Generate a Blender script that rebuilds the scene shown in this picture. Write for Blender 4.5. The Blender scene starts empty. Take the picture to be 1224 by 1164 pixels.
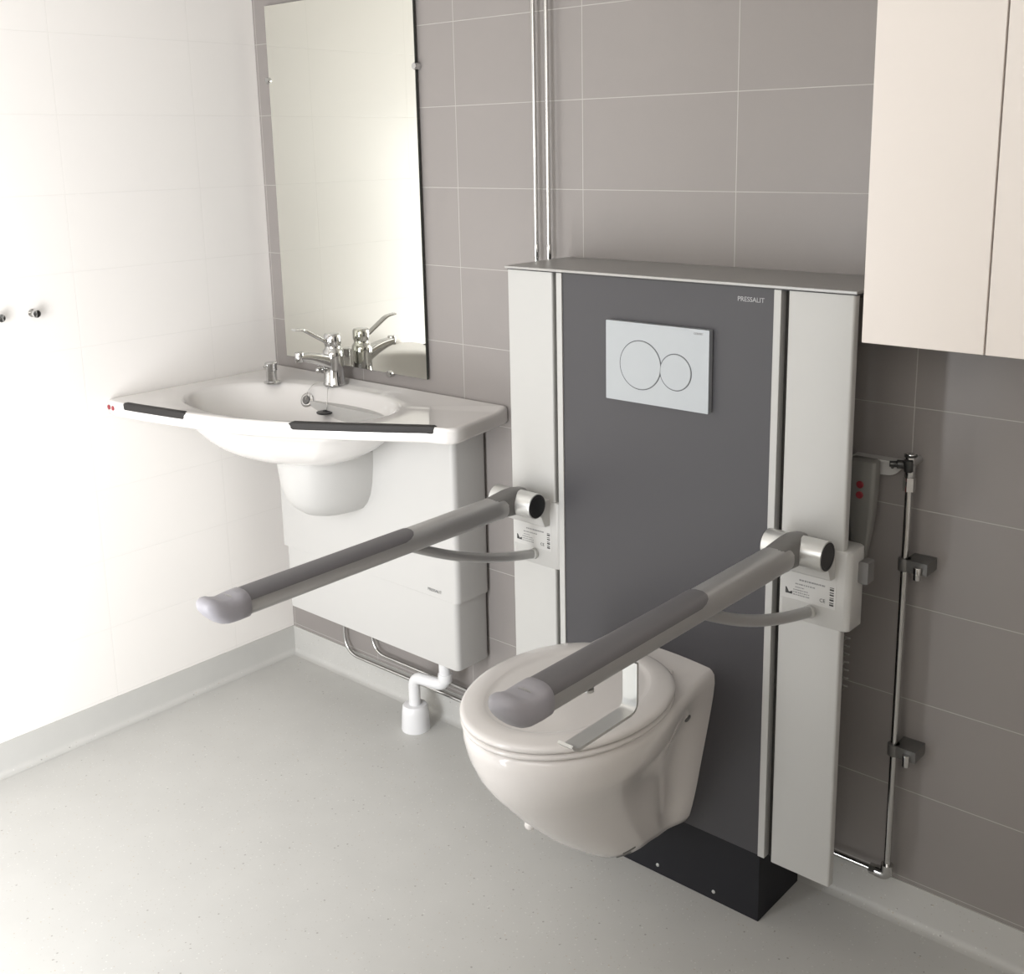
import bpy, bmesh, math, random
from mathutils import Vector, Matrix
PI = math.pi
scene = bpy.context.scene
COL = scene.collection
sin, cos = math.sin, math.cos

# ------------------------------------------------------------------ materials
def mat(name, col, rough=.5, metal=0., spec=.5, coat=0., bump=None):
    m = bpy.data.materials.new(name); m.use_nodes = True
    b = m.node_tree.nodes['Principled BSDF']
    b.inputs['Base Color'].default_value = (*col, 1)
    b.inputs['Roughness'].default_value = rough
    b.inputs['Metallic'].default_value = metal
    b.inputs['Specular IOR Level'].default_value = spec
    b.inputs['Coat Weight'].default_value = coat
    b.inputs['Coat Roughness'].default_value = .08
    nt = m.node_tree
    tc = nt.nodes.new('ShaderNodeTexCoord')
    nz = nt.nodes.new('ShaderNodeTexNoise')
    nt.links.new(tc.outputs['Object'], nz.inputs['Vector'])
    s, st = bump or (60, .015)
    nz.inputs['Scale'].default_value = s
    bp = nt.nodes.new('ShaderNodeBump'); bp.inputs['Strength'].default_value = st
    bp.inputs['Distance'].default_value = .01
    nt.links.new(nz.outputs['Fac'], bp.inputs['Height'])
    nt.links.new(bp.outputs['Normal'], b.inputs['Normal'])
    return m

def tile_mat(name, c1, c2, grout, axis, x0, z0, rough):
    """stack-bonded 400 x 200 mm tiles, thin grout lines; axis 'X' or 'Y' is the horizontal direction"""
    m = bpy.data.materials.new(name); m.use_nodes = True
    nt = m.node_tree; N = nt.nodes; L = nt.links
    b = N['Principled BSDF']
    tc = N.new('ShaderNodeNewGeometry')
    sp = N.new('ShaderNodeSeparateXYZ'); L.new(tc.outputs['Position'], sp.inputs[0])
    def mth(op, a, bb=None):
        n = N.new('ShaderNodeMath'); n.operation = op
        for i, v in enumerate((a, bb)):
            if v is None: continue
            if isinstance(v, (int, float)): n.inputs[i].default_value = v
            else: L.new(v, n.inputs[i])
        return n.outputs[0]
    def line(sock, off, size, w):
        t = mth('FRACT', mth('DIVIDE', mth('ADD', mth('SUBTRACT', sock, off), 40*size), size))
        d = mth('MULTIPLY', mth('MINIMUM', t, mth('SUBTRACT', 1.0, t)), size)
        mr = N.new('ShaderNodeMapRange'); L.new(d, mr.inputs[0])
        mr.inputs[1].default_value = w*.55; mr.inputs[2].default_value = w*1.15
        mr.inputs[3].default_value = 1; mr.inputs[4].default_value = 0
        return mr.outputs[0]
    gx = line(sp.outputs[axis], x0, .4, .0010)
    gz = line(sp.outputs['Z'], z0, .2, .0010)
    g = mth('MAXIMUM', gx, gz)
    nz = N.new('ShaderNodeTexNoise'); nz.inputs['Scale'].default_value = 3.; nz.inputs['Detail'].default_value = 3
    L.new(tc.outputs['Position'], nz.inputs['Vector'])
    mx = N.new('ShaderNodeMix'); mx.data_type = 'RGBA'
    mx.inputs[6].default_value = (*c1, 1); mx.inputs[7].default_value = (*c2, 1)
    L.new(nz.outputs['Fac'], mx.inputs[0])
    m2 = N.new('ShaderNodeMix'); m2.data_type = 'RGBA'
    L.new(g, m2.inputs[0]); L.new(mx.outputs[2], m2.inputs[6]); m2.inputs[7].default_value = (*grout, 1)
    L.new(m2.outputs[2], b.inputs['Base Color'])
    b.inputs['Roughness'].default_value = rough
    bp = N.new('ShaderNodeBump'); bp.inputs['Strength'].default_value = .35; bp.inputs['Distance'].default_value = .001
    L.new(mth('SUBTRACT', 1.0, g), bp.inputs['Height']); L.new(bp.outputs[0], b.inputs['Normal'])
    return m

def vinyl_mat(name, base):
    m = bpy.data.materials.new(name); m.use_nodes = True
    nt = m.node_tree; N = nt.nodes; L = nt.links
    b = N['Principled BSDF']; geo = N.new('ShaderNodeNewGeometry')
    cur = None
    nz = N.new('ShaderNodeTexNoise'); nz.inputs['Scale'].default_value = 9; nz.inputs['Detail'].default_value = 6
    L.new(geo.outputs['Position'], nz.inputs['Vector'])
    mx = N.new('ShaderNodeMix'); mx.data_type = 'RGBA'; L.new(nz.outputs['Fac'], mx.inputs[0])
    mx.inputs[6].default_value = (*[c*.94 for c in base], 1); mx.inputs[7].default_value = (*[min(1, c*1.05) for c in base], 1)
    cur = mx.outputs[2]
    for sc, thr, col, keep in ((85, .19, (.20, .19, .17), .955), (140, .18, (.36, .34, .30), .84), (110, .17, (.42, .33, .22), .93), (120, .2, (.66, .66, .63), .8)):
        v = N.new('ShaderNodeTexVoronoi'); v.inputs['Scale'].default_value = sc
        L.new(geo.outputs['Position'], v.inputs['Vector'])
        a = N.new('ShaderNodeMath'); a.operation = 'LESS_THAN'; a.inputs[1].default_value = thr; L.new(v.outputs['Distance'], a.inputs[0])
        s = N.new('ShaderNodeSeparateColor'); L.new(v.outputs['Color'], s.inputs[0])
        c = N.new('ShaderNodeMath'); c.operation = 'GREATER_THAN'; c.inputs[1].default_value = keep; L.new(s.outputs[0], c.inputs[0])
        d = N.new('ShaderNodeMath'); d.operation = 'MULTIPLY'; L.new(a.outputs[0], d.inputs[0]); L.new(c.outputs[0], d.inputs[1])
        e = N.new('ShaderNodeMath'); e.operation = 'MULTIPLY'; e.inputs[1].default_value = .6; L.new(d.outputs[0], e.inputs[0])
        k = N.new('ShaderNodeMix'); k.data_type = 'RGBA'; L.new(e.outputs[0], k.inputs[0]); L.new(cur, k.inputs[6])
        k.inputs[7].default_value = (*col, 1); cur = k.outputs[2]
    L.new(cur, b.inputs['Base Color'])
    b.inputs['Roughness'].default_value = .42
    b.inputs['Specular IOR Level'].default_value = .35
    return m

M = {}
M['grey_tile'] = tile_mat('grey_wall_tile', (.255, .236, .226), (.285, .262, .25), (.44, .42, .40), 'X', .8088, 1.8985, .33)
M['cream_tile'] = tile_mat('cream_wall_tile', (.80, .775, .745), (.815, .79, .76), (.765, .742, .712), 'Y', -.62, 1.8985, .28)
M['vinyl'] = vinyl_mat('speckled_vinyl', (.50, .495, .475))
M['ceiling'] = mat('white_ceiling_paint', (.82, .81, .79), .9, spec=.2)
M['white_paint'] = mat('white_door_frame_paint', (.8, .79, .77), .5)
M['ceramic'] = mat('white_glazed_ceramic', (.70, .668, .645), .12, coat=.35, bump=(8, .01))
M['seat'] = mat('white_seat_plastic', (.66, .63, .607), .22, coat=.15, bump=(8, .01))
M['basin'] = mat('white_cast_basin', (.72, .70, .68), .14, coat=.3, bump=(8, .01))
M['cover'] = mat('white_plastic_cover', (.52, .514, .50), .45)
M['drain'] = mat('white_drain_plastic', (.72, .72, .73), .35)
M['alu'] = mat('satin_light_aluminium', (.48, .477, .462), .48, metal=.15, bump=(400, .01))
M['alu_cover'] = mat('grey_aluminium_top', (.36, .355, .345), .35, metal=.6)
M['carrier'] = mat('light_grey_bracket', (.485, .48, .464), .4)
M['arm'] = mat('anodised_grey_arm', (.42, .415, .41), .36, metal=.55, bump=(300, .01))
M['arm_pad'] = mat('dark_grey_rubber_pad', (.125, .12, .125), .5)
M['arm_tip'] = mat('violet_grey_rubber', (.31, .30, .325), .45)
M['sleeve'] = mat('grey_sleeve_plastic', (.16, .155, .15), .45)
M['silver'] = mat('satin_silver', (.66, .66, .64), .28, metal=.7)
M['chrome'] = mat('chrome', (.60, .60, .595), .08, metal=1, bump=(20, .002))
M['steel'] = mat('satin_chrome_pipe', (.58, .575, .565), .16, metal=1, bump=(20, .004))
M['black'] = mat('black_plastic', (.012, .012, .013), .35)
M['panel'] = mat('charcoal_laminate', (.049, .047, .052), .45)
M['gap'] = mat('dark_groove', (.035, .033, .03), .7)
M['base'] = mat('near_black_base', (.014, .014, .017), .6, spec=.25)
M['plate'] = mat('matt_chrome_plate', (.38, .40, .415), .42, metal=.35)
M['ring'] = mat('dark_gap_ring', (.06, .065, .07), .4)
M['dark_clamp'] = mat('dark_clamp_metal', (.16, .157, .15), .35, metal=.5)
M['grip'] = mat('charcoal_grip', (.03, .028, .027), .6, spec=.3)
M['text_light'] = mat('light_grey_print', (.42, .42, .43), .5)
M['text_dark'] = mat('dark_print', (.03, .03, .03), .6)
M['text_grey'] = mat('mid_grey_print', (.24, .24, .24), .6)
M['sticker'] = mat('white_sticker', (.51, .505, .49), .5)
M['handset'] = mat('warm_grey_handset', (.22, .215, .20), .5)
M['red'] = mat('red_button', (.28, .03, .04), .4)
M['white_small'] = mat('white_small_plastic', (.62, .61, .59), .4)
M['cab'] = mat('off_white_cabinet', (.80, .745, .70), .42)
M['mirror'] = mat('mirror_silvering', (.88, .885, .825), .0, metal=1, bump=(1, 0.))
M['mirror_edge'] = mat('mirror_edge', (.03, .035, .03), .3)
M['valve_dark'] = mat('dark_valve', (.05, .05, .048), .3, metal=.4)

# ------------------------------------------------------------------ helpers
def mesh_obj(name, verts, faces, m, parent=None, smooth=True, ang=40, bevel=0, seg=3):
    me = bpy.data.meshes.new(name); me.from_pydata([tuple(v) for v in verts], [], faces); me.validate()
    bm = bmesh.new(); bm.from_mesh(me)
    bmesh.ops.remove_doubles(bm, verts=bm.verts, dist=1e-6)
    bmesh.ops.recalc_face_normals(bm, faces=bm.faces)
    if smooth:
        for f in bm.faces: f.smooth = True
        for e in bm.edges:
            if len(e.link_faces) == 2 and e.calc_face_angle(0) > math.radians(ang): e.smooth = False
    bm.to_mesh(me); bm.free()
    me.materials.append(m)
    o = bpy.data.objects.new(name, me); COL.objects.link(o)
    if parent is not None: child(o, parent)
    if bevel:
        md = o.modifiers.new('Bevel', 'BEVEL'); md.width = bevel; md.segments = seg; md.limit_method = 'ANGLE'
        md.angle_limit = math.radians(35)
        for p in me.polygons: p.use_smooth = True
        w = o.modifiers.new('WN', 'WEIGHTED_NORMAL'); w.keep_sharp = False
        for e in me.edges: e.use_edge_sharp = False
    return o
def root_loc(p):
    v = Vector(p.location)
    while p.parent: p = p.parent; v = Vector(p.location) if not p.parent else v
    return v
def child(o, p):
    o.parent = p
    r = p
    while r.parent: r = r.parent
    if r is p:   # direct part of a thing: vertices are in world space, so undo the thing's own place
        o.matrix_parent_inverse = Matrix.Translation(-Vector(p.location))
def thing(name, loc, label, cat, group=None):
    o = bpy.data.objects.new(name, None); COL.objects.link(o); o.location = loc
    o.empty_display_size = .05
    o['label'] = label; o['category'] = cat
    if group: o['group'] = group
    return o
def tag(o, label, cat, group=None):
    o['label'] = label; o['category'] = cat
    if group: o['group'] = group
    return o
def boxg(x, y, z):
    v = [(x[i], y[j], z[k]) for i in (0, 1) for j in (0, 1) for k in (0, 1)]
    f = [(0, 1, 3, 2), (4, 6, 7, 5), (0, 4, 5, 1), (2, 3, 7, 6), (0, 2, 6, 4), (1, 5, 7, 3)]
    return v, f
def box(name, x, y, z, m, parent=None, bevel=0, seg=3):
    v, f = boxg(x, y, z)
    return mesh_obj(name, v, f, m, parent, smooth=bool(bevel), bevel=bevel, seg=seg)
def frame_for(d):
    d = Vector(d).normalized()
    a = Vector((0, 0, 1)) if abs(d.z) < .9 else Vector((1, 0, 0))
    u = d.cross(a).normalized(); w = u.cross(d).normalized()
    return u, w
def loft(rings, closed_ends=True, wrap=False):
    n = len(rings[0]); v = []; f = []
    for r in rings: v += [tuple(p) for p in r]
    k = len(rings)
    for i in range(k - (0 if wrap else 1)):
        a = i*n; b = ((i+1) % k)*n
        for j in range(n):
            j2 = (j+1) % n
            f.append((a+j, a+j2, b+j2, b+j))
    if closed_ends and not wrap:
        f.append(tuple(range(n))); f.append(tuple(range((k-1)*n, k*n)))
    return v, f
def merge(parts):
    V = []; F = []
    for v, f in parts:
        o = len(V); V += list(v); F += [tuple(i+o for i in q) for q in f]
    return V, F
def lathe(c, axis, prof, n=32):
    """prof = [(radius, distance along axis)]"""
    c = Vector(c); d = Vector(axis).normalized(); u, w = frame_for(d)
    rings = [[c + d*h + (u*cos(2*PI*j/n) + w*sin(2*PI*j/n))*max(r, 1e-5) for j in range(n)] for r, h in prof]
    return loft(rings)
def cylg(a, b, r, n=28, bev=0):
    a = Vector(a); b = Vector(b); L = (b-a).length
    if bev: pr = [(r-bev, 0), (r-bev*.3, bev*.3), (r, bev), (r, L-bev), (r-bev*.3, L-bev*.3), (r-bev, L)]
    else: pr = [(r, 0), (r, L)]
    return lathe(a, b-a, pr, n)
def smooth_path(pts, rad=.03, seg=8):
    """polyline with rounded corners"""
    P = [Vector(p) for p in pts]; out = [P[0]]
    for i in range(1, len(P)-1):
        a, b, c = P[i-1], P[i], P[i+1]
        r = min(rad, (a-b).length*.49, (c-b).length*.49)
        s = b + (a-b).normalized()*r; e = b + (c-b).normalized()*r
        for k in range(seg+1):
            t = k/seg; out.append(s*(1-t)**2 + b*2*t*(1-t) + e*t*t)
    out.append(P[-1]); return out
def sweep(path, prof, up=(0, 0, 1)):
    """prof(i,t) or list of (side, up) points; frame kept with given up"""
    P = [Vector(p) for p in path]; up = Vector(up); rings = []
    for i, p in enumerate(P):
        t = (P[min(i+1, len(P)-1)] - P[max(i-1, 0)]).normalized()
        s = t.cross(up)
        if s.length < 1e-3: s = Vector((1, 0, 0))
        s.normalize(); w = s.cross(t).normalized()
        pr = prof(i, i/(len(P)-1)) if callable(prof) else prof
        rings.append([p + s*a + w*b for a, b in pr])
    return loft(rings)
def tubeg(path, r, n=16):
    P = [Vector(p) for p in path]
    t = (P[1]-P[0]).normalized(); u, w = frame_for(t); rings = []
    for i, p in enumerate(P):
        t2 = (P[min(i+1, len(P)-1)] - P[max(i-1, 0)]).normalized()
        q = t.rotation_difference(t2); u = q @ u; w = q @ w; t = t2
        rr = r(i/(len(P)-1)) if callable(r) else r
        rings.append([p + (u*cos(2*PI*j/n) + w*sin(2*PI*j/n))*rr for j in range(n)])
    return loft(rings)
def rrect(w, h, r, n=5):
    """rounded rectangle centred at 0, half sizes w,h"""
    o = []
    for cx, cy, a0 in ((w-r, h-r, 0), (-w+r, h-r, PI/2), (-w+r, -h+r, PI), (w-r, -h+r, 1.5*PI)):
        for k in range(n+1):
            a = a0 + PI/2*k/n; o.append((cx+r*cos(a), cy+r*sin(a)))
    return o
def prism(outline, axis, a0, a1):
    """extrude an outline of (p,q) along axis 0,1,2"""
    def P(p, q, a):
        return {0: (a, p, q), 1: (p, a, q), 2: (p, q, a)}[axis]
    return loft([[P(p, q, a0) for p, q in outline], [P(p, q, a1) for p, q in outline]])
def mk(name, geo, m, parent=None, **k): return mesh_obj(name, geo[0], geo[1], m, parent, **k)
def lettering(name, text, size, loc, m, parent, rot=(PI/2, 0, 0), ex=.0003, align='LEFT', sx=1.):
    c = bpy.data.curves.new(name, 'FONT'); c.body = text; c.size = size; c.extrude = ex; c.align_x = align
    t = bpy.data.objects.new(name+'_tmp', c); COL.objects.link(t)
    bpy.context.view_layer.update()
    me = bpy.data.meshes.new_from_object(t.evaluated_get(bpy.context.evaluated_depsgraph_get()))
    COL.objects.unlink(t); bpy.data.objects.remove(t)
    from mathutils import Euler
    me.transform(Matrix.Translation(loc) @ Euler(rot).to_matrix().to_4x4() @ Matrix.Diagonal((sx, 1, 1, 1)))
    me.materials.clear(); me.materials.append(m)
    o = bpy.data.objects.new(name, me); COL.objects.link(o)
    if parent is not None: child(o, parent)
    return o
def interp(tab, x):
    if x <= tab[0][0]: return tab[0][1]
    for (a, b), (c, d) in zip(tab, tab[1:]):
        if x <= c:
            return b + (d-b)*(x-a)/(c-a)
    return tab[-1][1]
def catmull(tab, x):
    """smooth interpolation of a table sorted by x"""
    n = len(tab)
    if x <= tab[0][0]: return tab[0][1]
    if x >= tab[-1][0]: return tab[-1][1]
    for i in range(n-1):
        x0, y0 = tab[i]; x1, y1 = tab[i+1]
        if x <= x1:
            m0 = (y1-tab[i-1][1])/(x1-tab[i-1][0]) if i > 0 else (y1-y0)/(x1-x0)
            m1 = (tab[i+2][1]-y0)/(tab[i+2][0]-x0) if i < n-2 else (y1-y0)/(x1-x0)
            h = x1-x0; t = (x-x0)/h
            return (2*t**3-3*t*t+1)*y0 + (t**3-2*t*t+t)*h*m0 + (-2*t**3+3*t*t)*y1 + (t**3-t*t)*h*m1

# ------------------------------------------------------------------ the room
RX, RY, RZ, TH = 3.5, -2.28, 2.55, .12
DX0, DX1, DZ0, DZ1 = .55, 1.75, .0, 2.06       # doorway behind the camera
def struct(o): o['kind'] = 'structure'; return o
struct(box('floor', (-TH, RX+TH), (RY-TH, TH), (-.1, 0), M['vinyl']))
struct(box('ceiling', (-TH, RX+TH), (RY-TH, TH), (RZ, RZ+.1), M['ceiling']))
struct(box('wall_back', (-TH, RX+TH), (0, TH), (0, RZ), M['grey_tile']))
struct(box('wall_left', (-TH, 0), (RY-TH, 0), (0, RZ), M['cream_tile']))
struct(box('wall_right', (RX, RX+TH), (RY-TH, 0), (0, RZ), M['cream_tile']))
v, f = merge([boxg((0, DX0), (RY-TH, RY), (0, RZ)), boxg((DX1, RX), (RY-TH, RY), (0, RZ)), boxg((DX0, DX1), (RY-TH, RY), (DZ1, RZ))])
M['cream_tile_x'] = tile_mat('cream_wall_tile_front', (.80, .76, .69), (.82, .78, .71), (.66, .62, .56), 'X', 0, 1.8985, .3)
struct(mesh_obj('wall_front', v, f, M['cream_tile_x'], smooth=False))
v, f = merge([boxg((DX0, DX0+.04), (RY-TH-.01, RY+.012), (0, DZ1)), boxg((DX1-.04, DX1), (RY-TH-.01, RY+.012), (0, DZ1)),
              boxg((DX0+.04, DX1-.04), (RY-TH-.01, RY+.012), (DZ1-.04, DZ1))])
struct(mesh_obj('trim_1', v, f, M['white_paint'], smooth=False))
# coved vinyl skirting: rises .09 up each wall with a soft radius at the foot
def skirting(name, path_a, path_b, nrm):
    prof = [(0, .09), (.0035, .09), (.0035, .016), (.0045, .011), (.008, .0055), (.014, .0018), (.024, .0004), (0, .0004)]
    a = Vector(path_a); b = Vector(path_b); n = Vector(nrm)
    v, f = loft([[p + n*o + Vector((0, 0, h)) for o, h in prof] for p in (a, b)])
    return struct(mesh_obj(name, v, f, M['vinyl'], ang=50))
skirting('baseboard_back', (0, -.0001, 0), (RX, -.0001, 0), (0, -1, 0))
skirting('baseboard_left', (.0001, RY, 0), (.0001, -.0038, 0), (1, 0, 0))
skirting('baseboard_right', (RX-.0001, RY, 0), (RX-.0001, -.0038, 0), (-1, 0, 0))

# ------------------------------------------------------------------ toilet lifter
LF = -.22
lift = thing('toilet_lifter', (1.577, -.11, 0), 'tall charcoal toilet lifter unit with light side rails and a dark floor base', 'toilet lifter')
bo = box('base_box', (1.33, 1.818), (-.2, -.026), (0, 1.325), M['base'], lift, bevel=.0015, seg=2)
for sx in (1.42, 1.565, 1.71):
    mk('screw', lathe((sx, -.2005, .022), (0, -1, 0), [(.004, 0), (.004, .0015), (.002, .0022)], 16), M['silver'], bo)
box('front_panel', (1.3243, 1.8245), (LF, -.2), (.172, 1.3355), M['panel'], lift, bevel=.001, seg=2)
for x0, x1 in ((1.3092, 1.3241), (1.8247, 1.8395)):
    box('trim_strip', (x0, x1), (LF-.003, -.2), (.172, 1.3355), M['alu'], lift, bevel=.001, seg=2)
for x0, x1 in ((1.299, 1.309), (1.8397, 1.8535)):
    box('groove', (x0, x1), (-.204, -.17), (.172, 1.335), M['gap'], lift)
# side rails: shallow aluminium channels with rounded long edges
def rail(x0, x1):
    w = (x1-x0)/2; c = (x0+x1)/2; r = .0045
    out = [(c+p, -.2125+q) for p, q in rrect(w, .0105, r, 4)]
    return prism(out, 2, .172, 1.335)
mk('side_rail', rail(1.1705, 1.2985), M['alu'], lift)
mk('side_rail', rail(1.854, 1.9815), M['alu'], lift)
box('top_cover', (1.167, 1.987), (-.228, -.002), (1.3375, 1.3435), M['alu_cover'], lift, bevel=.0012, seg=2)
box('cover_shadow_strip', (1.17, 1.984), (-.221, -.004), (1.3345, 1.3375), M['black'], lift)  # black strip standing in for the shadow below the top cover
lettering('lettering', 'PRESSALIT', .0128, (1.7475, LF-.0004, 1.3085), M['text_light'], lift, sx=.98)
# flush plate
PX, PZ = 1.572, 1.1665
fp = mk('flush_plate', prism([(PX+a, PZ+b) for a, b in rrect(.1232, .082, .0015, 3)], 1, -.2325, LF), M['plate'], lift, ang=30)
def flush_button(cx, cz, r, cut):
    ring = lathe((cx, -.2322, cz), (0, -1, 0), [(r-.0022, 0), (r-.0022, .0006), (r, .0006), (r, 0)], 64)
    b = mk('button', lathe((cx, -.2324, cz), (0, -1, 0), [(r-.0016, 0), (r-.0016, .0008), (r-.0026, .0014), (.0001, .0014)], 64), M['plate'], fp, ang=30)
    return ring
r1 = flush_button(PX-.037, PZ-.0035, .051, 0); r2 = flush_button(PX+.0475, PZ-.0085, .0375, 0)
mk('button_gap', merge([r1, r2]), M['ring'], fp, ang=20)
lettering('lettering', 'GEBERIT', .0058, (PX+.088, -.2326, PZ+.0715), M['text_grey'], fp)

# ------------------------------------------------------------------ wall-hung toilet
TX = 1.572
toilet = thing('toilet', (TX, -.22, .165), 'white wall-hung toilet with closed lid mounted on the charcoal panel', 'toilet')
def bowl_geo():
    zs = [.548, .5455, .538, .52, .49, .46, .43, .40, .37, .34, .31, .28, .25, .22, .195, .178, .168, .165]
    hwb = [(.165, .05), (.178, .078), (.2, .09), (.25, .102), (.343, .118), (.45, .136), (.5, .142), (.53, .143), (.543, .139), (.548, .130)]
    hwm = [(.165, .035), (.178, .06), (.2, .067), (.25, .080), (.3, .092), (.35, .107), (.4, .128), (.45, .155), (.49, .177), (.52, .181), (.54, .181), (.548, .174)]
    yf = [(.165, -.40), (.172, -.43), (.2, -.470), (.25, -.535), (.3, -.590), (.35, -.640), (.4, -.684), (.45, -.722), (.5, -.74), (.53, -.745), (.543, -.744), (.548, -.736)]
    ym = [(.165, -.33), (.2, -.36), (.3, -.42), (.4, -.475), (.5, -.515), (.548, -.515)]
    rings = []; nb, ns, nf = 5, 16, 16
    for z in zs:
        b = catmull(hwb, z); m_ = catmull(hwm, z); F = catmull(yf, z); Y = catmull(ym, z)
        half = []
        for k in range(nb): half.append((b*k/nb, -.2205))
        for k in range(ns):
            t = k/ns; y = -.2205 + (Y+.2205)*t
            w = b + (m_-b)*(t*t*(3-2*t))
            # waist between back plate and bowl, deepest well under the rim
            dip = .022*max(0, min(1, (.53-z)/.08))*max(0, min(1, (z-.16)/.06))
            w -= dip*math.exp(-((t-.36)/.24)**2)
            half.append((w, y))
        for k in range(nf+1):
            a = PI/2*k/nf
            half.append((m_*cos(a), Y + (F-Y)*sin(a)))
        half[-1] = (0, F)
        ring = half + [(-x, y) for x, y in reversed(half[1:-1])]
        # the deck behind the seat rises in a flat arch
        out = []
        for x, y in ring:
            up = 0
            if z > .53: up = .009*max(0, 1-(x/.14)**2)*max(0, min(1, (y+.32)/.08))
            out.append((TX+x, y, z+up))
        rings.append(out)
    # inner cap rings so that the top face is smooth
    top = rings[0]
    cx, cy = TX, -.48
    inner = []
    for s in (.5, .02):
        inner.append([(cx+(x-cx)*s, cy+(y-cy)*s if s < .4 else y + (cy-y)*(1-s), z) for x, y, z in top])
    inner.reverse()
    return loft(inner + rings)
bw = mk('bowl', bowl_geo(), M['ceramic'], toilet, ang=50)
def egg(s=1., n=64, w=.184, yc=-.517, bf=.233, bb=.222, off=0.):
    o = []
    for k in range(n):
        a = 2*PI*k/n; c, d = cos(a), sin(a)
        if d < 0: x, y = (w+off)*c, -(bf+off)*abs(d)
        else:
            x = (w+off)*math.copysign(abs(c)**.9, c); y = (bb+off)*abs(d)**.92
        o.append((TX + x*s, yc + y*s))
    return o
def eggslab(levels): return loft([[(x, y, z) for x, y in egg(off=o)] for o, z in levels])
mk('seat', eggslab([(-.06, .551), (-.006, .551), (-.002, .5525), (0, .556), (-.001, .5595), (-.005, .5625), (-.06, .5625)]), M['seat'], toilet, ang=50)
def lid_geo():
    lv = [(-.05, .5645), (-.006, .5645), (-.001, .566), (.001, .570), (.0, .574), (-.003, .5775), (-.009, .5798), (-.03, .5822), (-.043, .5826), (-.047, .5812), (-.052, .5790), (-.058, .5784), (-.09, .5784), (-.15, .5784)]
    rings = [[(x, y, z) for x, y in egg(off=o)] for o, z in lv]
    return loft(rings)
mk('lid', lid_geo(), M['seat'], toilet, ang=50)
for sx in (-.075, .075):
    mk('hinge', cylg((TX+sx-.016, -.298, .557), (TX+sx+.016, -.298, .557), .005, 20, .002), M['seat'], toilet)
from mathutils.bvhtree import BVHTree
def surf(o, org, d):
    t = BVHTree.FromPolygons([v.co.copy() for v in o.data.vertices], [tuple(p.vertices) for p in o.data.polygons])
    h = t.ray_cast(Vector(org), Vector(d).normalized()); n = h[1].normalized()
    return h[0], n
h, n = surf(bw, (TX-.06, -.80, .20), (.15, 1, .62))
mk('foot_bump', lathe(h-n*.004, n*.2+Vector((-.3, -.2, -1)), [(.011, -.006), (.011, .010), (.008, .014), (.001, .015)], 20), M['ceramic'], toilet)
for k in range(2):
    P = []
    for j in range(5):
        h, n = surf(bw, (TX+.3, -.415+.007*j-.004*k, .192-.012*k+.0012*j), (-1, 0, 0)); P.append(h-n*.0006)
    mk('vent_slot', tubeg(P, .0026, 8), M['dark_clamp'], toilet)
for sx in (-1, 1):
    h, n = surf(bw, (TX+.4*sx, -.300, .470), (-sx, 0, 0))
    mk('side_bolt', lathe(h-n*.003, n, [(.0085, 0), (.0085, .0045), (.006, .006), (.001, .006)], 20), M['dark_clamp'], toilet)

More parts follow.
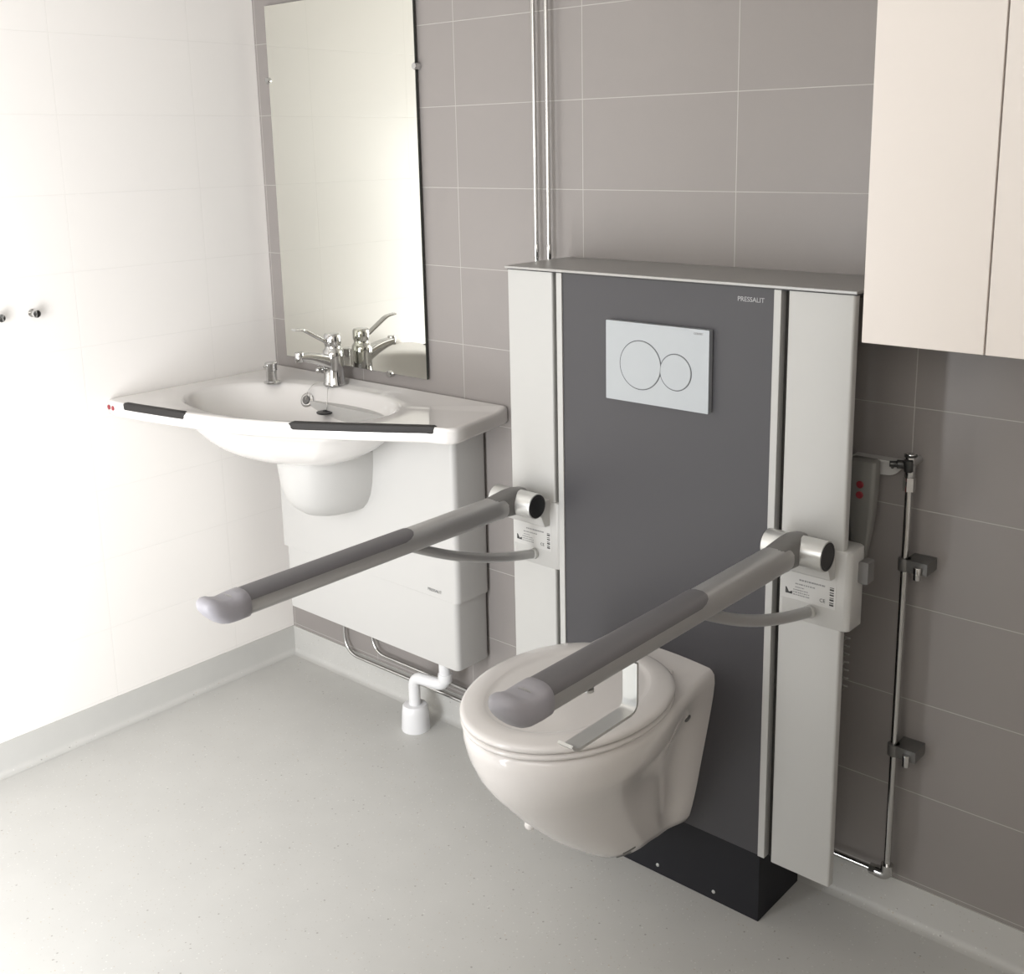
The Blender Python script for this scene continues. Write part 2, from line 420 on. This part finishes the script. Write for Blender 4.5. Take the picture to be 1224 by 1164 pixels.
# ------------------------------------------------------------------ support arms
def support_arm(cx, cz, label, holder):
    a = thing('support_arm', (cx, -.22, cz-.12), label, 'grab bar', 'hinged support arms of the toilet lifter')
    # bracket that wraps the side rail
    x0, x1 = cx-.062, cx+.082
    def rr(z, o=0): return [(p, q, z) for p, q in [((x0+x1)/2+u, -.1925+w) for u, w in rrect((x1-x0)/2-o, .0322-o, .013, 6)]]
    z0, z1 = cz-.162, cz-.006
    mk('bracket', loft([rr(z0, .002), rr(z0+.002), rr(z1-.002), rr(z1, .002)]), M['carrier'], a, ang=50)
    bz = [(cz, -.276), (cz-.02, -.272), (cz-.036, -.252), (cz-.0585, -.243), (cz-.061, -.239), (cz-.061, -.222), (cz, -.222)]
    mk('pivot_block', prism([(yy, zz) for zz, yy in bz], 0, cx-.060, cx+.052), M['carrier'], a, ang=35, bevel=.0015, seg=2)
    # sticker with its print
    st = box('sticker', (cx-.056, cx+.056), (-.2252, -.2245), (cz-.122, cz-.063), M['sticker'], a)
    cx0, cz0 = cx, cz; cx, cz = cx+.004, cz-.014
    y = -.2255
    # rows of print too small to read, as short dashes of uneven length
    rnd = random.Random(5); dash = []
    for x_, z_, w_, h_ in ((-.022, -.068, .052, .0030), (-.030, -.0765, .040, .0022), (-.030, -.083, .018, .0018), (-.034, -.0885, .030, .0018), (-.034, -.0935, .034, .0018), (-.034, -.0985, .034, .0018)):
        q = 0
        while q < w_:
            d_ = rnd.uniform(.0018, .0048); dash.append(boxg((cx+x_+q, cx+x_+min(w_, q+d_)), (y-.0001, y+.0003), (cz+z_, cz+z_+h_))); q += d_+rnd.uniform(.0006, .0016)
    mk('print_rows', merge(dash), M['text_grey'], st, smooth=False)
    lettering('lettering', 'CE', .0095, (cx+.020, y, cz-.099), M['text_dark'], st, ex=.0001)
    tri = [(cx-.050, cz-.098), (cx-.036, cz-.098), (cx-.036, cz-.092), (cx-.043, cz-.095), (cx-.048, cz-.086), (cx-.050, cz-.086)]
    mk('factory_symbol', prism(tri, 1, y-.0003, y+.0003), M['text_dark'], st, smooth=False)
    bars = []
    for k, wd in enumerate([.003, .0015, .003, .001, .0025, .0015, .003, .001]):
        bars.append(boxg((cx+.040, cx+.048), (y-.0003, y+.0003), (cz-.102+k*.005, cz-.102+k*.005+wd)))
    mk('barcode', merge(bars), M['text_dark'], st, smooth=False)
    cx, cz = cx0, cz0
    # pivot: horizontal cylinder with silver ends, dark sleeve and black end caps
    py = -.279
    mk('pivot_cylinder', cylg((cx-.058, py, cz), (cx+.062, py, cz), .0285, 40, .002), M['silver'], a, ang=30)
    for s in (-1, 1):
        xe = cx+.062 if s > 0 else cx-.058
        mk('pivot_cap', lathe((xe+.0002*s, py, cz), (s, 0, 0), [(.0262, 0), (.0262, .0012), (.0225, .0012), (.0215, .0006), (.001, .0006)], 40), M['black'], a, ang=30)
    # dark sleeve over the pivot that flares into the arm
    def slv(y, hw, zt, zb):
        pr = []
        for k in range(24):
            t = 2*PI*k/24; c, s = cos(t), sin(t)
            pr.append((cx-.003 + hw*math.copysign(abs(c)**.6, c), y, (zt+zb)/2 + (zt-zb)/2*math.copysign(abs(s)**.7, s)))
        return pr
    mk('sleeve', loft([slv(-.249, .016, cz+.022, cz-.018), slv(-.256, .019, cz+.027, cz-.025), slv(-.28, .0235, cz+.0315, cz-.029), slv(-.305, .0245, cz+.031, cz-.027),
                       slv(-.335, .0245, cz+.0272, cz-.0235), slv(-.36, .0235, cz+.0242, cz-.021)]), M['sleeve'], a, ang=60)
    # main tube: flat-topped oval profile
    def sec(y, hw, hh, dz=0):
        return [(cx-.003+hw*math.copysign(abs(cos(t))**.72, cos(t)), y, cz+dz+hh*math.copysign(abs(sin(t))**.72, sin(t))) for t in [2*PI*k/32 for k in range(32)]]
    mk('arm_tube', loft([sec(-.298, .020, .020), sec(-.335, .0262, .0262), sec(-.35, .0266, .0245), sec(-.6, .0262, .023), sec(-1.03, .026, .0225)]), M['arm'], a, ang=60)
    # soft pad let into the upper half, rounded at its inner end
    def pad(y, s):
        o = []
        for k in range(17):
            hs_ = .41*s; t = PI*(.5 - hs_ + 2*hs_*k/16)
            c, d = cos(t), sin(t)
            o.append((cx-.003+.0275*math.copysign(abs(c)**.72, c), y, cz+.0242*math.copysign(abs(d)**.72, d)))
        inn = [(cx-.003+(x-cx+.003)*.93, y, cz+(z-cz)*.9) for x, y, z in reversed(o)]
        return o+inn
    mk('grip_pad', loft([pad(-.600, .12), pad(-.6025, .42), pad(-.608, .68), pad(-.618, .88), pad(-.632, 1.), pad(-.8, 1.), pad(-1.0, 1.), pad(-1.012, 1.)]), M['arm_pad'], a, ang=60)
    # rubber nose
    nose = []
    for y, hw, zt, zb in [(-.998, .0270, .0235, -.0232), (-1.000, .0292, .0256, -.0252), (-1.02, .0294, .0256, -.0258), (-1.04, .0292, .0262, -.0245), (-1.052, .0286, .0285, -.021), (-1.063, .0272, .0305, -.014), (-1.072, .0245, .0305, -.005), (-1.079, .019, .028, .004), (-1.083, .012, .024, .010), (-1.0845, .004, .019, .015)]:
        r = []
        for k in range(32):
            t = 2*PI*k/32; c, s = cos(t), sin(t)
            x = hw*math.copysign(abs(c)**.75, c); zz = (zt+zb)/2 + (zt-zb)/2*math.copysign(abs(s)**.75, s)
            zz -= .0085*max(0, s)*math.exp(-((y+1.042)/.016)**2)*max(0, 1-(x/.03)**2)   # thumb dip
            r.append((cx-.003+x, y, cz+zz))
        nose.append(r)
    mk('nose_cap', loft(nose), M['arm_tip'], a, ang=70)
    # curved strut below
    pth = []
    for k in range(21):
        t = k/20
        p = Vector((cx-.003, -.60, cz-.014))*(1-t)**3 + Vector((cx-.003, -.52, cz-.052))*3*t*(1-t)**2 + Vector((cx+.0, -.42, cz-.105))*3*t*t*(1-t) + Vector((cx+.006, -.226, cz-.137))*t**3
        pth.append(p)
    mk('strut', sweep(pth, rrect(.0095, .0105, .008, 5)), M['arm'], a, ang=60)
    mk('strut_boss', lathe((cx+.006, -.226, cz-.137), (0, -1, .1), [(.0125, 0), (.0125, .008), (.0105, .010)], 24), M['carrier'], a)
    if holder:
        h = smooth_path([(cx+.006, -.80, cz-.021), (cx+.006, -.80, cz-.098), (cx+.006, -.945, cz-.098), (cx+.006, -.955, cz-.088)], .018, 6)
        mk('roll_holder', sweep(h, rrect(.016, .0022, .002, 2), up=(0, -1, .001) if False else (1, 0, 0)) if False else
           loft([[(cx+.006+sx, p.y+ny*tt, p.z+nz*tt) for sx, tt in ((-.013, -.0022), (.013, -.0022), (.013, .0022), (-.013, .0022))]
                 for p, (ny, nz) in [(q, nrm(h, i)) for i, q in enumerate(h)]]), M['silver'], a, ang=50)
        mk('holder_screw', lathe((cx+.01, -.905, cz-.022), (0, 0, -1), [(.007, 0), (.007, .004), (.004, .006)], 16), M['silver'], a)
    return a
def nrm(h, i):
    t = (h[min(i+1, len(h)-1)] - h[max(i-1, 0)]).normalized()
    return (-t.z, t.y)
support_arm(1.232, .828, 'grey support arm with padded grip, hinged on the left rail in front of the washbasin', False)
support_arm(1.915, .872, 'grey support arm with silver roll holder below, reaching over the toilet lid', True)

# ------------------------------------------------------------------ washbasin
basin = thing('washbasin', (.45, -.2, .80), 'wide white washbasin with curved front and two dark grips', 'washbasin')
OUT = [(.006, -.003), (.30, -.003), (.62, -.003), (.90, -.003), (.962, -.003), (.974, -.06), (.988, -.13), (1.0, -.19), (1.004, -.222), (.998, -.238), (.98, -.246), (.94, -.258),
       (.89, -.288), (.84, -.318), (.78, -.354), (.71, -.394), (.64, -.432), (.56, -.470), (.485, -.498), (.40, -.520), (.315, -.538), (.2, -.558), (.12, -.570), (.06, -.576), (.022, -.574), (.008, -.562), (.006, -.53), (.006, -.4), (.006, -.25), (.006, -.12)]
BC = Vector((.42, -.275))
def ray_out(a, inset=0.):
    d = Vector((cos(a), sin(a))); best = 1e9
    for p, q in zip(OUT, OUT[1:]+OUT[:1]):
        p = Vector(p)-BC; q = Vector(q)-BC; e = q-p
        den = d.x*e.y-d.y*e.x
        if abs(den) < 1e-9: continue
        t = (p.x*e.y-p.y*e.x)/den; s = (p.x*d.y-p.y*d.x)/den
        if t > 0 and -1e-6 <= s <= 1+1e-6: best = min(best, t)
    return best
def basin_geo():
    angs = sorted([math.atan2(y-BC.y, x-BC.x) for x, y in OUT] + [2*PI*k/140-PI+.003 for k in range(140)])
    aa = [angs[0]]
    for a in angs[1:]:
        if a-aa[-1] > .006: aa.append(a)
    ro = [ray_out(a) for a in aa]
    tilt = math.radians(8)
    def E(a, w=.338, h=.192):
        b = a-tilt; n = 2.25
        return (abs(cos(b)/w)**n+abs(sin(b)/h)**n)**(-1/n)
    re_ = [E(a) for a in aa]
    def ring(fr, z):
        o = []
        for a, r0, e in zip(aa, ro, re_):
            r = fr(r0, min(e, r0-.03)); x = BC.x+r*cos(a); y = BC.y+r*sin(a)
            zz = z(x, y) if callable(z) else z
            o.append((x, y, zz))
        return o
    def top(h):
        def g(x, y):
            return h + (.007 if y > -.022 else 0)
        return g
    rim_drop = lambda x, y: .9495
    R = []
    # from bottom centre outwards, round the rim, into the bowl
    for s, z in ((.02, .792), (.25, .7925), (.45, .797), (.60, .808), (.72, .824), (.82, .844), (.90, .865), (.97, .884), (1.03, .898), (1.08, .906)):
        R.append(ring(lambda r0, e, s=s: min(e*s, r0-.012), z))
    R.append(ring(lambda r0, e: r0-.010, .909))
    R.append(ring(lambda r0, e: r0-.004, .911)); R.append(ring(lambda r0, e: r0-.001, .915))
    R.append(ring(lambda r0, e: r0, .920)); R.append(ring(lambda r0, e: r0, top(.941)))
    R.append(ring(lambda r0, e: r0-.0015, top(.9455))); R.append(ring(lambda r0, e: r0-.005, top(.9485)))
    R.append(ring(lambda r0, e: r0-.010, top(.9495))); R.append(ring(lambda r0, e: r0-.018, top(.9495)))
    R.append(ring(lambda r0, e: max(min(r0-.030, e+.06), e+.012) if r0-.030 > e+.012 else r0-.022, .9470))
    for s, z in ((1.02, .9455), (.99, .9425), (.97, .936), (.95, .926), (.92, .912), (.88, .897), (.82, .880), (.74, .864), (.64, .849), (.52, .836), (.4, .826), (.25, .819), (.12, .816), (.02, .8155)):
        R.append(ring(lambda r0, e, s=s: e*s, z))
    return loft(R)
bs = mk('basin_body', basin_geo(), M['basin'], basin, ang=75)
# dark grips let into the front edge
def edge_pts(x0, x1, n=24):
    fr = sorted([(x, y) for x, y in OUT if y < -.24 and x > .02])
    return [(x0+(x1-x0)*k/n, catmull(fr, x0+(x1-x0)*k/n)) for k in range(n+1)]
def grip(x0, x1):
    P = edge_pts(x0, x1)
    rings = []
    for i, (x, y) in enumerate(P):
        a = Vector(P[max(i-1, 0)]); b = Vector(P[min(i+1, len(P)-1)]); t = (b-a).normalized(); n = Vector((-t.y, t.x))
        k = min(1, min(i, len(P)-1-i)/1.0+.45)
        rings.append([(x+n.x*(.0075+u*k), y+n.y*(.0075+u*k), .9420+w*k) for u, w in rrect(.0095, .0100, .0045, 5)])
    return loft(rings)
mk('grip', grip(.095, .335), M['grip'], basin, ang=60)
mk('grip', grip(.628, .962), M['grip'], basin, ang=60)
for x, y in ((.030, -.576), (.052, -.5765)):
    mk('button', lathe((x, y+.001, .931), (0, -1, .0), [(.0065, 0), (.0065, .002), (.004, .003)], 20), M['red'], basin)
# overflow with chain and plug
ov = mk('overflow', lathe((.305, -.124, .9045), (.25, -1, .42), [(.001, -.006), (.021, -.006), (.021, .002), (.018, .004), (.013, .004), (.012, .001), (.001, .001)], 32), M['steel'], basin)
mk('overflow_hole', lathe((.305, -.124, .9045), (.25, -1, .42), [(.0115, .0), (.0115, .0075), (.005, .010), (.001, .010)], 24), M['sleeve'], ov)

# mixer tap
tap = thing('mixer_tap', (.36, -.066, .9495), 'chrome single-lever mixer tap at the back of the washbasin', 'tap')
TC = Vector((.36, -.066, .947))
mk('body', lathe(TC, (0, 0, 1), [(.0325, 0), (.0325, .006), (.0300, .012), (.0280, .05), (.0285, .075), (.0290, .088), (.0280, .098), (.0235, .104), (.0215, .108), (.0215, .112)], 40), M['chrome'], tap)
mk('cap', lathe(TC+Vector((0, 0, .112)), (0, 0, 1), [(.021, 0), (.0240, .006), (.0240, .030), (.0205, .0355), (.001, .0365)], 40), M['chrome'], tap)
def spt(t): return rrect(.017-.005*t, .0205-.0105*t, .009-.003*t, 4)
pth = [TC+Vector((0, -.012-.110*k/12, .066+.030*(k/12)+.005*sin(PI*k/12))) for k in range(13)]
mk('spout', sweep(pth, lambda i, t: spt(t)), M['chrome'], tap, ang=60)
mk('aerator', cylg(TC+Vector((0, -.118, .083)), TC+Vector((0, -.118, .110)), .0125, 28, .002), M['chrome'], tap)
pth = [TC+Vector(p) for p in ((0, -.012, .122), (0, -.03, .130), (0, -.095, .168), (0, -.110, .172), (0, -.132, .174))]
pth = smooth_path(pth, .02, 4)
mk('lever', sweep(pth, lambda i, t: rrect(.0065+.0035*t, .0052-.0028*t, .0022, 3)), M['chrome'], tap, ang=60)
mk('lift_rod', lathe(TC+Vector((-.018, -.034, .046)), (0, -1, -.1), [(.0045, -.02), (.0045, .0), (.0075, .0), (.0075, .012), (.004, .016)], 16), M['chrome'], tap)
ch = [TC+Vector(p) for p in ((-.012, -.024, .012), (-.028, -.034, .010), (-.044, -.044, .0015), (-.050, -.060, -.018), (-.048, -.068, -.038))]
mk('chain', tubeg(smooth_path(ch, .02, 4), .0011, 8), M['steel'], tap)
ch = [TC+Vector(p) for p in ((.010, -.030, .010), (.026, -.045, .003), (.030, -.052, -.008), (.036, -.062, -.050), (.036, -.064, -.060))]
mk('chain', tubeg(smooth_path(ch, .02, 4), .0011, 8), M['steel'], tap)
plug = mk('plug', lathe(TC+Vector((.036, -.070, -.066)), (0, 0, 1), [(.021, 0), (.023, .002), (.023, .005), (.006, .007), (.004, .010)], 28), M['black'], tap)

sd = thing('soap_dispenser', (.19, -.157, .9495), 'short chrome soap dispenser on the basin corner left of the tap', 'soap dispenser')
mk('body', lathe((.19, -.157, .9465), (0, 0, 1), [(.023, 0), (.023, .004), (.0155, .007), (.0155, .036), (.0175, .038), (.0175, .058), (.015, .0605), (.001, .061)], 32), M['chrome'], sd)
mk('nozzle', sweep([(.19, -.165, .998), (.19, -.176, .998), (.19, -.182, .9965)], rrect(.004, .0035, .002, 3)), M['chrome'], sd)

# ------------------------------------------------------------------ basin lifter covers
bl = thing('basin_lifter', (.505, -.06, .243), 'white boxy lifter cabinet on the wall below the washbasin', 'cabinet')
CY = -.127
mk('upper_cover', prism([((.142+.885)/2+p, (CY-.0)/2+q-.001) for p, q in rrect((.885-.142)/2, -CY/2-.0015, .016, 5)], 2, .437, .905), M['cover'], bl, ang=35)
x0, x1 = .160, .878
v, f = prism([((x0+x1)/2+p, CY/2+q-.001) for p, q in rrect((x1-x0)/2, -CY/2-.002, .016, 5)], 2, .246, .4365)
mk('lower_cover', (v, f), M['cover'], bl, ang=35)
lettering('lettering', 'PRESSALIT', .0115, (.775, CY-.0005, .452), M['text_grey'], bl)
def trap():
    R = []
    for z, hw, yo in ((.80, .128, -.325), (.76, .126, -.322), (.71, .120, -.315), (.675, .110, -.303), (.65, .096, -.285), (.630, .076, -.258), (.618, .050, -.222), (.613, .025, -.18)):
        o = []
        for k in range(33):
            a = PI*k/32; c, s = cos(a), sin(a)
            o.append((.452+hw*math.copysign(abs(c)**.88, c), -.12+(yo+.12)*abs(s)**.88, z))
        R.append(o)
    return loft(R)
mk('trap_cover', trap(), M['cover'], bl, ang=60)

# ------------------------------------------------------------------ mirror
mir = thing('mirror', (.38, 0, .99), 'tall frameless rectangular mirror above the washbasin', 'mirror')
mx0, mx1, mz0, mz1 = .0745, .683, .9915, 1.999
mk('mirror_back', boxg((mx0, mx1), (-.0125, -.0065), (mz0, mz1)), M['mirror_edge'], mir, smooth=False)
box('mirror_glass', (mx0+.0005, mx1-.0005), (-.0132, -.0126), (mz0+.0005, mz1-.0005), M['mirror'], mir)
for cx_, cz_ in ((mx0-.002, 1.795), (mx1+.002, 1.80), (.535, mz0-.002), (.22, mz0-.002)):
    mk('clip', lathe((cx_, -.0005, cz_), (0, -1, 0), [(.009, 0), (.009, .017), (.0075, .0195), (.001, .0195)], 24), M['chrome'], mir)
for cx_, cz_ in ((mx0-.002, 1.795), (mx1+.002, 1.80), (.535, mz0-.002), (.22, mz0-.002)): pass

# ------------------------------------------------------------------ pipes
for k, (x, lab) in enumerate([(1.0845, 'thin chrome pipe running up the grey wall, the one nearer the mirror'), (1.1235, 'thin chrome pipe running up the grey wall, the one farther from the mirror')]):
    p = thing('wall_pipe', (x, -.022, 1.3), lab, 'pipe', 'vertical chrome pipes above the lifter')
    mk('pipe', cylg((x, -.022, .60), (x, -.022, RZ), .0052, 20), M['steel'], p)
    mk('socket', cylg((x, -.022, 1.34+.0), (x, -.022, 1.372), .0062, 20, .001), M['steel'], p)
    box('pipe_bracket', (x-.006, x+.006), (-.022, 0), (2.2, 2.215), M['steel'], p)
pp = [([(.283, -.022, .247), (.283, -.022, .088), (1.325, -.022, .088)], 'thin chrome pipe bending along the skirting, the left and lower of two'),
      ([(.413, -.022, .247), (.413, -.022, .128), (1.325, -.022, .128)], 'thin chrome pipe bending along the skirting, the right and upper of two')]
for pts, lab in pp:
    p = thing('water_pipe', pts[0], lab, 'pipe', 'bent chrome pipes under the basin cabinet')
    mk('pipe', tubeg(smooth_path(pts, .065, 10), .0052, 16), M['steel'], p)
    mk('pipe_bracket', boxg((1.02, 1.032), (-.022, 0), (pts[1][2]-.005, pts[1][2]+.005)), M['dark_clamp'], p, smooth=False)

dr = thing('drain_pipe', (.672, -.097, 0), 'white plastic drain pipe ending in a round floor cup under the basin cabinet', 'drain pipe')
mk('pipe', tubeg(smooth_path([(.788, -.088, .2465), (.788, -.088, .163), (.672, -.097, .157), (.672, -.097, .06)], .030, 8), .0165, 24), M['drain'], dr)
mk('collar', cylg((.788, -.088, .175), (.788, -.088, .20), .0195, 24, .002), M['drain'], dr)
mk('floor_cup', lathe((.672, -.097, 0), (0, 0, 1), [(.040, 0), (.0405, .003), (.0375, .055), (.0355, .070), (.0320, .0745), (.018, .0755)], 36), M['drain'], dr)

rp = thing('water_pipe', (2.024, -.04, .115), 'vertical chrome supply pipe with dark clamps right of the lifter', 'pipe')
vx = 2.0225
mk('pipe', cylg((vx, -.04, .125), (vx, -.04, .962), .0070, 20), M['steel'], rp)
mk('pipe', cylg((1.82, -.04, .118), (vx-.02, -.04, .118), .006, 16), M['steel'], rp)
mk('elbow', tubeg(smooth_path([(vx-.022, -.04, .118), (vx, -.04, .118), (vx, -.04, .142)], .015, 6), .0125, 20), M['steel'], rp)
mk('coupling', cylg((vx-.036, -.04, .118), (vx-.018, -.04, .118), .011, 6), M['chrome'], rp, ang=20)
mk('coupling', cylg((vx, -.04, .945), (vx, -.04, .972), .0118, 6), M['chrome'], rp, ang=20)
for z in (.797, .4035):
    cl = mk('clamp', merge([cylg((vx, -.04, z-.0125), (vx, -.04, z+.0125), .0125, 24, .001), boxg((vx+.004, vx+.048), (-.050, -.001), (z-.0115, z+.0125))]), M['dark_clamp'], rp, ang=30)
    mk('clamp_bolt', cylg((vx+.031, -.0535, z-.021), (vx+.031, -.0535, z+.004), .0075, 20, .001), M['steel'], cl, ang=30)
vb = mk('valve_body', merge([cylg((vx, -.04, .970), (vx, -.04, 1.018), .0098, 20, .002), cylg((vx, -.001, .998), (vx, -.045, .998), .009, 20)]), M['chrome'], rp, ang=30)
mk('valve_handle', merge([cylg((vx-.003, -.04, .996), (vx-.022, -.05, .996), .0085, 16, .001), cylg((vx-.021, -.05, .996), (vx-.034, -.056, .996), .006, 16, .001), cylg((vx, -.04, 1.012), (vx, -.04, 1.016), .012, 20), cylg((vx, -.046, .984), (vx, -.05, 1.008), .009, 12, .002)]), M['valve_dark'], rp, ang=30)

# ------------------------------------------------------------------ remote control on the wall
rc = thing('remote_control', (1.922, -.02, .80), 'grey handset with two red buttons hanging on the wall behind the right rail', 'remote control')
def handset():
    R = []
    for z, cx_, hw, y0, y1 in ((.995, 1.934, .024, -.035, -.052), (.991, 1.934, .028, -.030, -.058), (.97, 1.934, .0285, -.028, -.060), (.93, 1.934, .0275, -.028, -.060), (.88, 1.933, .0245, -.028, -.056), (.84, 1.931, .0205, -.027, -.050), (.80, 1.928, .0165, -.026, -.044), (.765, 1.926, .012, -.026, -.040), (.758, 1.926, .009, -.028, -.038)):
        c = (y0+y1)/2; h = (y0-y1)/2
        R.append([(cx_+p, c+q, z) for p, q in rrect(hw, h, min(h, hw)*.55, 4)])
    return loft(R)
hs = mk('handset', handset(), M['handset'], rc, ang=50)
for z in (.9455, .9245):
    mk('button', lathe((1.934, -.0595, z), (0, -1, 0), [(.0072, 0), (.0072, .003), (.0058, .0042), (.0045, .0038)], 24), M['red'], hs)
out = [(1.950, 1.0), (1.950, .963)] + [(1.955+.042*sin(PI/2*k/8), 1.0-.037*cos(PI/2*k/8)) for k in range(9)]
mk('wall_holder', merge([prism([(1.90, .990), (1.90, .955)]+[(1.966+.030*sin(PI/2*k/8), .989-.030*cos(PI/2*k/8)) for k in range(9)], 1, -.012, -.001),
                         boxg((1.90, 1.996), (-.028, -.001), (.9885, .9925))]), M['white_small'], rc, ang=40)
mk('holder_screw', lathe((1.977, -.0125, .977), (0, -1, 0), [(.003, 0), (.003, .0015), (.001, .002)], 12), M['dark_clamp'], rc)
mk('cable_plug', prism([(2.0065+p, .821+q) for p, q in rrect(.0095, .0215, .004, 4)], 1, -.192, -.165), M['sleeve'], rc, ang=40)
coil = []
for k in range(25*11+1):
    t = k/25; z = .735-.017*t
    coil.append((1.9465+.0004*t+.0065*cos(2*PI*t)-.0005*t, -.1175+.0065*sin(2*PI*t), z))
mk('coiled_cable', tubeg(coil, .0018, 8), M['handset'], rc)
mk('cable', tubeg(smooth_path([(1.922, -.033, .762), (1.922, -.033, .745), (1.945, -.08, .742), (1.953, -.112, .742)], .02, 4), .003, 8), M['handset'], rc)
mk('cable_end', tubeg(smooth_path([coil[-1], (1.935, -.12, .535), (1.88, -.12, .53), (1.819, -.12, .53)], .02, 4), .0022, 8), M['handset'], rc)

# ------------------------------------------------------------------ wall cabinet
wc = thing('wall_cabinet', (2.4, -.12, 1.26), 'off-white wall cabinet with tall flat doors hanging at the upper right', 'cabinet')
box('carcass', (2.0095, 3.01), (-.2315, -.0005), (1.2605, 2.10), M['cab'], wc, bevel=.001, seg=2)
for a_, b_ in ((2.0085, 2.2135), (2.2165, 2.6125), (2.6155, 3.011)):
    box('door', (a_, b_), (-.25, -.232), (1.2595, 2.101), M['cab'], wc, bevel=.0012, seg=2)

# ------------------------------------------------------------------ robe hooks on the left wall
def hook(y, label):
    h = thing('coat_knob', (0, y, 1.2053), label, 'wall knob', 'chrome knobs on the white wall')
    mk('stem', lathe((.0003, y, 1.2053), (1, 0, 0), [(.010, 0), (.010, .003), (.006, .005), (.006, .020)], 28), M['chrome'], h)
    mk('knob', lathe((.018, y, 1.2053), (1, 0, 0), [(.006, 0), (.0105, .003), (.0110, .008), (.0095, .0115), (.001, .012)], 28), M['chrome'], h)
hook(-.742, 'small chrome wall knob, the fully visible one left of the washbasin')
hook(-.832, 'small chrome wall knob cut off by the left edge of the photo')

# ------------------------------------------------------------------ light
def area(name, loc, rot, sx, sy, power, col):
    l = bpy.data.lights.new(name, 'AREA'); l.shape = 'RECTANGLE'; l.size = sx; l.size_y = sy; l.energy = power; l.color = col
    o = bpy.data.objects.new(name, l); COL.objects.link(o); o.location = loc; o.rotation_euler = rot
    return o
area('doorway_daylight', (1.18, RY+.02, .9), (PI/2, 0, 1.1), .9, 1.6, 64, (.975, .985, 1.))
area('front_wall_fill', (2.4, RY+.03, 1.85), (PI/2, 0, 0), 1.6, .9, 13, (1., .985, .965))  # soft fill added behind the camera to brighten the room, no fixture
w = bpy.data.worlds.new('world'); scene.world = w; w.use_nodes = True
w.node_tree.nodes['Background'].inputs[0].default_value = (.9, .95, 1, 1); w.node_tree.nodes['Background'].inputs[1].default_value = .6

# ------------------------------------------------------------------ camera (fitted to the tile grid)
cam = bpy.data.cameras.new('camera'); co = bpy.data.objects.new('camera', cam); COL.objects.link(co); scene.camera = co
W, H, F, CX, CYP = 1224, 1164, 1339.785, 627.771, 471.762
cam.sensor_fit = 'HORIZONTAL'; cam.sensor_width = 36; cam.lens = F/W*36
cam.shift_x = -(CX-W/2)/W; cam.shift_y = (CYP-H/2)/W
cam.clip_start = .05
ya, pi_, ro_ = -.720498, -.218877, -.0190867
fw = Vector((sin(ya)*cos(pi_), cos(ya)*cos(pi_), sin(pi_))); rt = Vector((cos(ya), -sin(ya), 0)); up = rt.cross(fw)
rt2 = rt*cos(ro_)+up*sin(ro_); up2 = -rt*sin(ro_)+up*cos(ro_)
mm = Matrix((rt2, up2, -fw)).transposed().to_4x4(); mm.translation = Vector((2.822275, -2.051993, 1.599818))
co.matrix_world = mm

vs = scene.view_settings
vs.view_transform = 'Standard'; vs.look = 'None'; vs.gamma = 1; vs.use_curve_mapping = False; vs.exposure = 0.
scene.cycles.use_denoising = True
scene.cycles.max_bounces = 10; scene.cycles.diffuse_bounces = 6; scene.cycles.glossy_bounces = 6
scene.cycles.caustics_reflective = False; scene.cycles.caustics_refractive = False
